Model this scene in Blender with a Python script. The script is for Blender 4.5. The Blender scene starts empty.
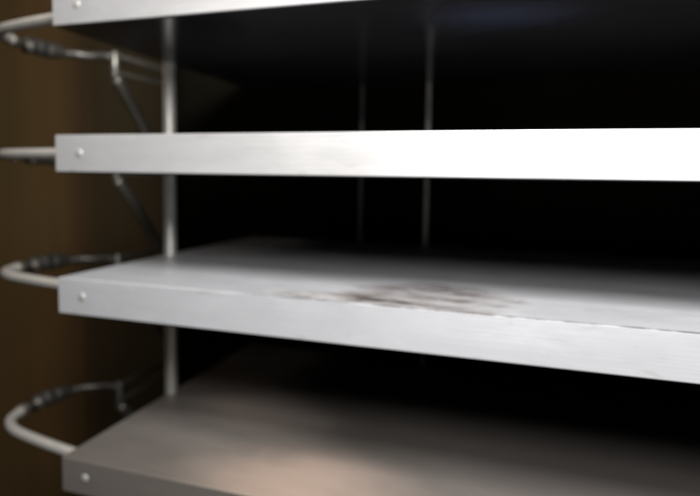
import bpy, bmesh, math, random
from mathutils import Vector, Matrix
random.seed(4)
S = bpy.context.scene
COL = S.collection

# ------------------------------------------------------------------ helpers
def build(name, bm, mat, parent=None, smooth=False, label=None):
    me = bpy.data.meshes.new(name)
    bm.normal_update(); bm.to_mesh(me); bm.free()
    me.materials.append(mat)
    for p in me.polygons: p.use_smooth = smooth
    o = bpy.data.objects.new(name, me); COL.objects.link(o)
    if parent: o.parent = parent
    if label: o['label'] = label
    return o

def catmull(pts, n=10):
    P = [Vector(p) for p in pts]; P = [2*P[0]-P[1]] + P + [2*P[-1]-P[-2]]
    out = []
    for i in range(1, len(P)-2):
        for k in range(n):
            t = k/n; a, b, c, d = P[i-1:i+3]
            out.append(.5*((2*b)+(c-a)*t+(2*a-5*b+4*c-d)*t*t+(3*b-a-3*c+d)*t**3))
    out.append(P[-2]); return out

def tube(bm, pts, r, seg=24, squash=1.0, wob=0.0):
    """capped tube with slightly rounded ends along pts; r number or list"""
    n = len(pts); rs = r if isinstance(r, list) else [r]*n
    rings = []; up = Vector((0, 0, 1))
    for i, p in enumerate(pts):
        d = (pts[min(i+1, n-1)] - pts[max(i-1, 0)]).normalized()
        ref = up if abs(d.z) < .95 else Vector((1, 0, 0))
        a = d.cross(ref).normalized(); b = d.cross(a).normalized()
        ring = []
        for k in range(seg):
            t = 2*math.pi*k/seg
            ring.append(bm.verts.new(p + a*math.cos(t)*rs[i] + b*math.sin(t)*rs[i]*squash))
        rings.append(ring)
    for i in range(n-1):
        for k in range(seg):
            bm.faces.new((rings[i][k], rings[i][(k+1) % seg], rings[i+1][(k+1) % seg], rings[i+1][k]))
    bm.faces.new(rings[0][::-1]); bm.faces.new(rings[-1])
    bmesh.ops.recalc_face_normals(bm, faces=bm.faces)

def rod(p0, p1, r, bev=.0012):
    bm = bmesh.new(); a, b = Vector(p0), Vector(p1); d = (b-a).normalized()
    pts = [a, a+d*bev*.4, a+d*bev, b-d*bev, b-d*bev*.4, b]
    rs = [r-bev, r-bev*.35, r, r, r-bev*.35, r-bev]
    tube(bm, pts, rs); return bm

# ------------------------------------------------------------------ materials
class NT:
    def __init__(s, name):
        s.m = bpy.data.materials.new(name); s.m.use_nodes = True
        s.t = s.m.node_tree; s.b = s.t.nodes['Principled BSDF']
        s.co = s.n('ShaderNodeTexCoord').outputs['Object']
    def n(s, kind, **kw):
        x = s.t.nodes.new(kind)
        for k, v in kw.items(): setattr(x, k, v)
        return x
    def l(s, a, b): s.t.links.new(a, b)
    def noise(s, scale, vec=(1, 1, 1), detail=4, rough=.55, loc=(0, 0, 0)):
        mp = s.n('ShaderNodeMapping'); mp.inputs['Scale'].default_value = vec
        mp.inputs['Location'].default_value = loc
        s.l(s.co, mp.inputs[0]); x = s.n('ShaderNodeTexNoise')
        x.inputs['Scale'].default_value = scale; x.inputs['Detail'].default_value = detail
        x.inputs['Roughness'].default_value = rough
        s.l(mp.outputs[0], x.inputs['Vector']); return x.outputs['Fac']
    def rng(s, f, a, b, c, d, smooth=False):
        x = s.n('ShaderNodeMapRange')
        if smooth: x.interpolation_type = 'SMOOTHSTEP'
        s.l(f, x.inputs[0])
        for i, v in enumerate((a, b, c, d)): x.inputs[i+1].default_value = v
        return x.outputs[0]
    def math(s, op, a, b=None):
        x = s.n('ShaderNodeMath', operation=op)
        for i, v in enumerate((a, b)):
            if v is None: continue
            if isinstance(v, (int, float)): x.inputs[i].default_value = v
            else: s.l(v, x.inputs[i])
        return x.outputs[0]
    def mix(s, f, a, b):
        x = s.n('ShaderNodeMix', data_type='RGBA')
        for sock, v in ((x.inputs[0], f), (x.inputs[6], a), (x.inputs[7], b)):
            if isinstance(v, tuple): sock.default_value = (*v, 1)
            elif isinstance(v, (int, float)): sock.default_value = v
            else: s.l(v, sock)
        return x.outputs[2]
    def bump(s, h, strength, dist=.001):
        x = s.n('ShaderNodeBump'); x.inputs['Strength'].default_value = strength
        x.inputs['Distance'].default_value = dist
        s.l(h, x.inputs['Height']); s.l(x.outputs[0], s.b.inputs['Normal'])
    def blob(s, cx, cy, rx, ry, wob=.5, nscale=30):
        """soft mask, 1 inside an uneven oval at object x,y"""
        sp = s.n('ShaderNodeSeparateXYZ'); s.l(s.co, sp.inputs[0])
        dx = s.math('DIVIDE', s.math('SUBTRACT', sp.outputs[0], cx), rx)
        dy = s.math('DIVIDE', s.math('SUBTRACT', sp.outputs[1], cy), ry)
        d = s.math('SQRT', s.math('ADD', s.math('MULTIPLY', dx, dx), s.math('MULTIPLY', dy, dy)))
        nz = s.noise(nscale, (.5, 1, 1), 5, .6)
        return s.math('ADD', d, s.math('MULTIPLY', s.math('SUBTRACT', nz, .5), wob*3))

def steel(name, base=(.68, .67, .665), rough=.34, metal=.62, stains_and_light=(), edge_line=False, aniso=.5):
    t = NT(name); b = t.b
    streak = t.noise(1, (3, 260, 420), 3, .6)
    smudge = t.noise(9, (.6, 1, 1), 5, .6)
    blotch = t.noise(22, (.45, 1, 1.6), 5, .65, (3, 1, 2))
    fine = t.noise(120, (.25, 1, 1), 4, .6)
    dark = tuple(c*.66 for c in base)
    c = t.mix(t.rng(smudge, .35, .7, 0, 1), base, dark)
    c = t.mix(t.rng(blotch, .44, .60, 0, .75), c, tuple(x*.62 for x in base))
    c = t.mix(t.rng(streak, .35, .65, 0, .22), c, tuple(x*.6 for x in base))
    c = t.mix(t.rng(fine, .62, .75, 0, .45), c, (.30, .27, .24))
    r = t.math('ADD', t.rng(smudge, .3, .75, rough-.05, rough+.13), t.rng(streak, .3, .7, -.04, .05))
    r = t.math('ADD', r, t.rng(blotch, .42, .62, -.03, .16))
    met = None
    geo = t.n('ShaderNodeNewGeometry'); gz = t.n('ShaderNodeSeparateXYZ'); t.l(geo.outputs['Normal'], gz.inputs[0])
    topside = t.rng(gz.outputs[2], .5, .9, 0, 1)
    for (cx, cy, rx, ry, col, amt, hard, ns) in stains_and_light:
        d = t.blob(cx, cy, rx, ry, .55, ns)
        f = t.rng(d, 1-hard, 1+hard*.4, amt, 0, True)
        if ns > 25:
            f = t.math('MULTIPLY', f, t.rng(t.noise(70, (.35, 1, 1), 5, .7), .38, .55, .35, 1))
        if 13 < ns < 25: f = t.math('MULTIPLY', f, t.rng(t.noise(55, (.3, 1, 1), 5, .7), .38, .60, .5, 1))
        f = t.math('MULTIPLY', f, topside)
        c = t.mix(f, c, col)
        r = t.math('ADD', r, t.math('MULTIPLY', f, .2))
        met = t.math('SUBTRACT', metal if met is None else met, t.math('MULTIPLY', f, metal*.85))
    if edge_line:      # dark line along the folded front edge
        sp = t.n('ShaderNodeSeparateXYZ'); t.l(t.co, sp.inputs[0])
        e = t.math('ABSOLUTE', t.math('SUBTRACT', sp.outputs[1], .0012))
        e = t.rng(e, .0014, .0024, 1, 0, True)
        e = t.math('MULTIPLY', e, t.rng(sp.outputs[0], .12, .26, .2, 1))
        e = t.math('MULTIPLY', e, t.rng(t.noise(30, (1, .1, .1), 3), .35, .55, .6, .95))
        up = t.n('ShaderNodeNewGeometry'); s2 = t.n('ShaderNodeSeparateXYZ'); t.l(up.outputs['Normal'], s2.inputs[0])
        e = t.math('MULTIPLY', e, t.rng(s2.outputs[2], .1, .3, 0, 1))
        c = t.mix(e, c, (.045, .040, .040)); r = t.math('ADD', r, t.math('MULTIPLY', e, .3)); met = t.math('SUBTRACT', met, t.math('MULTIPLY', e, metal))
    t.l(c, b.inputs['Base Color']); t.l(r, b.inputs['Roughness'])
    if met is None: b.inputs['Metallic'].default_value = metal
    else: t.l(met, b.inputs['Metallic'])
    b.inputs['Anisotropic'].default_value = 0
    t.bump(t.math('ADD', t.math('ADD', t.math('MULTIPLY', streak, .12), t.math('MULTIPLY', smudge, .5)), t.math('MULTIPLY', t.noise(7, (.5, 1, 1), 2), 3)), .35, .0015)
    return t.m

def plain(name, base, rough, metal=0, var=.25, scale=25, bump=.1, spec=.5):
    t = NT(name); nz = t.noise(scale, (1, 1, 1), 5)
    t.l(t.mix(t.rng(nz, .3, .7, 0, 1), base, tuple(x*(1-var) for x in base)), t.b.inputs['Base Color'])
    t.l(t.rng(nz, .3, .7, rough-.05, rough+.1), t.b.inputs['Roughness'])
    t.b.inputs['Metallic'].default_value = metal
    t.b.inputs['Specular IOR Level'].default_value = spec
    t.bump(nz, bump, .001)
    return t.m

BROWN = (.060, .043, .034); SMEAR = (.030, .024, .021)
M_plain = steel('brushed steel')
M_third = steel('stained brushed steel', base=(.76, .765, .79), stains_and_light=[
    (.41, .055, .095, .065, BROWN, .9, .25, 14), (.39, .085, .12, .04, SMEAR, .75, .6, 14), (.32, .02, .09, .016, SMEAR, 1, .5, 45),
    (.30, .02, .05, .012, (.30, .27, .25), .55, .5, 60)], edge_line=True)
M_low = steel('brushed steel with painted light', base=(.25, .222, .198), rough=.42, stains_and_light=[  # darker base: shade at the lowest level is put into the colour
    (.275, .03, .12, .09, (.40, .285, .22), .62, .95, 5), (.62, .16, .30, .22, (.085, .075, .07), .8, .7, 6), (.10, .17, .16, .10, (.19, .165, .15), .6, .9, 9), (.16, .20, .10, .07, (.34, .27, .23), .4, .8, 10)])  # painted light: warm reflection in front, shade to the right, tones at left
M_tube = plain('polished tube steel', (.62, .59, .54), .40, .65, .2, 60, .05)
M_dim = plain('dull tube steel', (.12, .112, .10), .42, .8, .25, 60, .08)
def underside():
    t = NT('dark steel underside with painted glow'); sm = t.noise(8, (1, 1, 1), 4)
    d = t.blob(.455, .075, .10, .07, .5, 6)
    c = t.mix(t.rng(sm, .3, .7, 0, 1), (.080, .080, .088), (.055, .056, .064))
    c = t.mix(t.rng(d, .0, 1.2, .8, 0, True), c, (.065, .078, .15))  # bluish reflected glow painted into the steel colour
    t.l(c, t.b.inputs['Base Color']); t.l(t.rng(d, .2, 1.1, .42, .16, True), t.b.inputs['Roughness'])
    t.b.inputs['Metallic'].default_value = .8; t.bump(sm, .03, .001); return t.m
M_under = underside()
M_rail = plain('worn rail steel', (.24, .23, .20), .4, .7, .35, 90, .2)
M_rivet = plain('dull rivet steel', (.50, .49, .46), .5, .6, .3, 200, .1)
M_post = plain('satin post steel', (.55, .54, .50), .42, .6, .15, 60, .05)
M_dark = plain('dark oxidised steel', (.24, .23, .20), .42, .8)
M_bar = steel('thin bar steel', base=(.20, .20, .20), rough=.35, metal=.9)
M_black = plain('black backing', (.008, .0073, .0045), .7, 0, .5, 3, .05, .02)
M_rubber = plain('black rubber', (.02, .02, .02), .7)

def wood():
    t = NT('dark brown wall boards')
    g = t.noise(2.2, (9, 1, .55), 6, .6); big = t.noise(1.6, (1, 1, .5), 2)
    c = t.mix(t.rng(g, .3, .7, 0, 1), (.25, .135, .048), (.18, .098, .036))
    c = t.mix(t.rng(big, .35, .65, 0, .6), c, (.12, .095, .036))
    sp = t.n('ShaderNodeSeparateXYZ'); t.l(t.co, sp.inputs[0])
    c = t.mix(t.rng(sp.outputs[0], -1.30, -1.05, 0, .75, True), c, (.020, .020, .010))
    t.l(c, t.b.inputs['Base Color']); t.b.inputs['Roughness'].default_value = .6
    t.bump(g, .25, .003); return t.m
M_wood = wood()
M_floor = plain('dark floor', (.045, .028, .014), .6, 0, .4, 4)

# ------------------------------------------------------------------ setting
def box(bm, x0, x1, y0, y1, z0, z1):
    v = bmesh.ops.create_cube(bm, size=1)['verts']
    for q in v:
        q.co = Vector((x0 if q.co.x < 0 else x1, y0 if q.co.y < 0 else y1, z0 if q.co.z < 0 else z1))
    return v
bm = bmesh.new()
x = -3.2
while x < 3.2:                                   # tongue and groove boards
    w = .19 + random.uniform(-.015, .015)
    box(bm, x+.0015, x+w-.0015, 1.25+random.uniform(-.001, .001), 1.29, -1.45, 1.6); x += w
box(bm, -3.2, 3.2, 1.272, 1.30, -1.45, 1.6)
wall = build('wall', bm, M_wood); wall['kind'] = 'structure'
bm = bmesh.new(); box(bm, -4, 4, -3, 1.6, -1.5, -1.45)
fl = build('floor', bm, M_floor); fl['kind'] = 'structure'

# ------------------------------------------------------------------ the rack
FZ = 1.45; H = .04; W = .98; D = .46
TOPS = [.1561, 0.0, -.1564, -.3617]
rack = bpy.data.objects.new('shelf_rack', None); COL.objects.link(rack)
rack.location = (0, 0, -FZ)
rack['label'] = 'stainless steel rack of four shallow shelves with curved tube handles on its left side'
rack['category'] = 'shelf rack'

def shelf(top, mat, label=None):
    bm = bmesh.new(); box(bm, 0, W, 0, D, -H, 0)
    bot = [f for f in bm.faces if f.normal.z < -.5 or f.calc_center_median().z < -H*.9]
    bmesh.ops.inset_region(bm, faces=bot, thickness=.014)
    bot = [f for f in bm.faces if f.calc_center_median().z < -H*.9 and len(f.verts) == 4 and f.calc_area() > .3]
    r = bmesh.ops.extrude_face_region(bm, geom=bot)
    vs = [g for g in r['geom'] if isinstance(g, bmesh.types.BMVert)]
    bmesh.ops.delete(bm, geom=[f for f in bot if f.is_valid], context='FACES_ONLY')
    for v in vs: v.co.z = -.0025
    bmesh.ops.recalc_face_normals(bm, faces=bm.faces)
    ed = [e for e in bm.edges if len(e.link_faces) == 2 and e.calc_face_angle(0) > 1
          and all(v.co.x in (0, W) or v.co.y in (0, D) for v in e.verts)
          and (all(abs(v.co.x) < 1e-6 for v in e.verts) or all(abs(v.co.x-W) < 1e-6 for v in e.verts)
               or all(abs(v.co.y) < 1e-6 for v in e.verts) or all(abs(v.co.y-D) < 1e-6 for v in e.verts))]
    bmesh.ops.bevel(bm, geom=ed, offset=.0010, segments=3, profile=.5, affect='EDGES')
    # a few subdivisions along the width so the sheet can sag a hair like real folded metal
    o = build('shelf', bm, mat, rack, False, label)
    o.location = (0, 0, top+FZ)
    for p in o.data.polygons: p.use_smooth = p.area < .004
    return o

def rivet(par, x, z):
    bm = bmesh.new()
    prof = [(0.0048, 0), (.0046, .0004), (.0038, .0008), (.002, .0011), (.0003, .0012)]
    pts = [Vector((x, -h, z)) for r, h in prof]
    tube(bm, pts, [r for r, h in prof], 20)
    build('rivet', bm, M_rivet, par, True)

def joint_path():
    return [(.004, .036, 0), (-.05, .044, 0), (-.10, .053, 0), (-.142, .064, 0), (-.170, .083, 0), (-.182, .108, 0)]

def hardware(sh):
    z = -.0185
    # bright tube leaving the front corner and bending back
    bm = bmesh.new(); tube(bm, [p+Vector((0, 0, z)) for p in catmull(joint_path(), 8)], .0066)
    build('handle_tube', bm, M_tube, sh, True)
    # duller rear half of the loop
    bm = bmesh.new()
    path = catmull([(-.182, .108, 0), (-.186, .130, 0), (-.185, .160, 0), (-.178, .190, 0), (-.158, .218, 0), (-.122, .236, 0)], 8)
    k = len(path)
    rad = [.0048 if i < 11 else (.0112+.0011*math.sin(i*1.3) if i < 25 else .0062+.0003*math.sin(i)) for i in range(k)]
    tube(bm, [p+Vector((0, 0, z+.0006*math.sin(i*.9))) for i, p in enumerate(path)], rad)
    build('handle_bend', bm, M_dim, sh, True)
    for a, b in (((-.181, .107), (-.1845, .119)), ((-.1865, .139), (-.186, .150))):
        build('collar', rod((a[0], a[1], z), (b[0], b[1], z), .0084, .0006), M_rail, sh, True)
    # clamp, rail running back and the curved brace under it
    build('clamp', rod((-.118, .237, z+.007), (-.118, .237, z-.032), .0055), M_rail, sh, True)
    bm = bmesh.new(); box(bm, -.1215, -.1145, .237, .372, z-.002, z+.005); box(bm, -.1205, -.1155, .243, .372, z-.026, z-.021)
    bmesh.ops.bevel(bm, geom=list(bm.edges), offset=.0012, segments=2, affect='EDGES')
    build('side_rail', bm, M_rail, sh)
    bm = bmesh.new()
    p = catmull([(-.118, .238, z-.032), (-.118, .275, z-.070), (-.118, .312, z-.113), (-.118, .343, z-.152), (-.118, .366, z-.180)], 8)
    tube(bm, p, .0078, 16)
    build('brace', bm, M_dark, sh, True)
    rivet(sh, .032, -.0195)
    bm = bmesh.new(); box(bm, .0025, W-.0025, .0025, D-.0025, -H-.001, -H-.0002); box(bm, .016, W-.016, .016, D-.016, -H-.0002, -.004)
    build('underside', bm, M_under, sh)

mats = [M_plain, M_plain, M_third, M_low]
labels = [None, None, 'shelf with a brown smeared stain along its front edge', 'lowest shelf with a warm brown reflection painted on its top']
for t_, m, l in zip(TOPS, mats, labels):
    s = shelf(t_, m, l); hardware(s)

for (x, y, r, m, zt) in ((.003, .203, .0088, M_dim, .30), (-.118, .374, .0085, M_dark, .30), (W-.003, .203, .0088, M_dim, .30), (W+.118, .374, .0085, M_dark, .30)):
    q = build('post', rod((x, y, .012), (x, y, zt+FZ), r), M_post if y < .3 else M_dark, rack, True)
    f = build('foot', rod((x, y, 0), (x, y, .022), r+.008, .003), M_rubber, q, True)
for (x, r, m) in ((.2165, .0036, M_bar), (.331, .0036, M_post)):
    build('rear_bar', rod((x, D-.012, FZ-.60), (x, D-.012, FZ+.22), r), m, rack, True)
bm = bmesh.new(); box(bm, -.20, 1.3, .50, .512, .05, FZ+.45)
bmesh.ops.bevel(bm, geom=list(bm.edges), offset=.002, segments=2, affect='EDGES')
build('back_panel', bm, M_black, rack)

# ------------------------------------------------------------------ light
w = bpy.data.worlds.new('World'); S.world = w; w.use_nodes = True
w.node_tree.nodes['Background'].inputs[0].default_value = (.80, .78, .80, 1)
w.node_tree.nodes['Background'].inputs[1].default_value = .013
def area(name, loc, target, sx, sy, power, col):
    L = bpy.data.lights.new(name, 'AREA'); L.shape = 'RECTANGLE'; L.size = sx; L.size_y = sy
    L.energy = power; L.color = col
    o = bpy.data.objects.new(name, L); COL.objects.link(o); o.location = loc
    o.rotation_euler = (Vector(target)-Vector(loc)).to_track_quat('-Z', 'Y').to_euler(); return o
area('key_light', (.58, -.48, .47), (.47, 0, -.08), .30, .25, 21.5, (1, .99, .98))  # main area lamp, close above the front of the rack
area('front_light', (.60, -.62, .26), (.48, 0, -.08), .55, .16, 7, (1, .99, .98))
area('room_light', (-1.15, -.2, 1.0), (-.9, .7, -.4), .5, .5, 2.4, (1, .86, .72))

# ------------------------------------------------------------------ camera
cam = bpy.data.cameras.new('camera'); co = bpy.data.objects.new('camera', cam); COL.objects.link(co)
yaw, pit, rol = -.3134, -.0710, .0148
f = Vector((math.sin(yaw)*math.cos(pit), math.cos(yaw)*math.cos(pit), math.sin(pit)))
r = Vector((math.cos(yaw), -math.sin(yaw), 0)); u = r.cross(f)
r2 = r*math.cos(rol)+u*math.sin(rol); u2 = r2.cross(f)
M = Matrix((r2, u2, -f)).transposed().to_4x4(); M.translation = Vector((.4897, -.4893, -.0397))
co.matrix_world = M
cam.sensor_width = 36; cam.lens = 563.33/700*36
cam.shift_x = 6.47/700; cam.shift_y = -32.2/700
cam.clip_start = .02; cam.clip_end = 50
cam.dof.use_dof = True; cam.dof.focus_distance = .36; cam.dof.aperture_fstop = 3.6
S.camera = co
S.view_settings.view_transform = 'Standard'; S.view_settings.look = 'None'
S.view_settings.exposure = 0; S.view_settings.gamma = 1
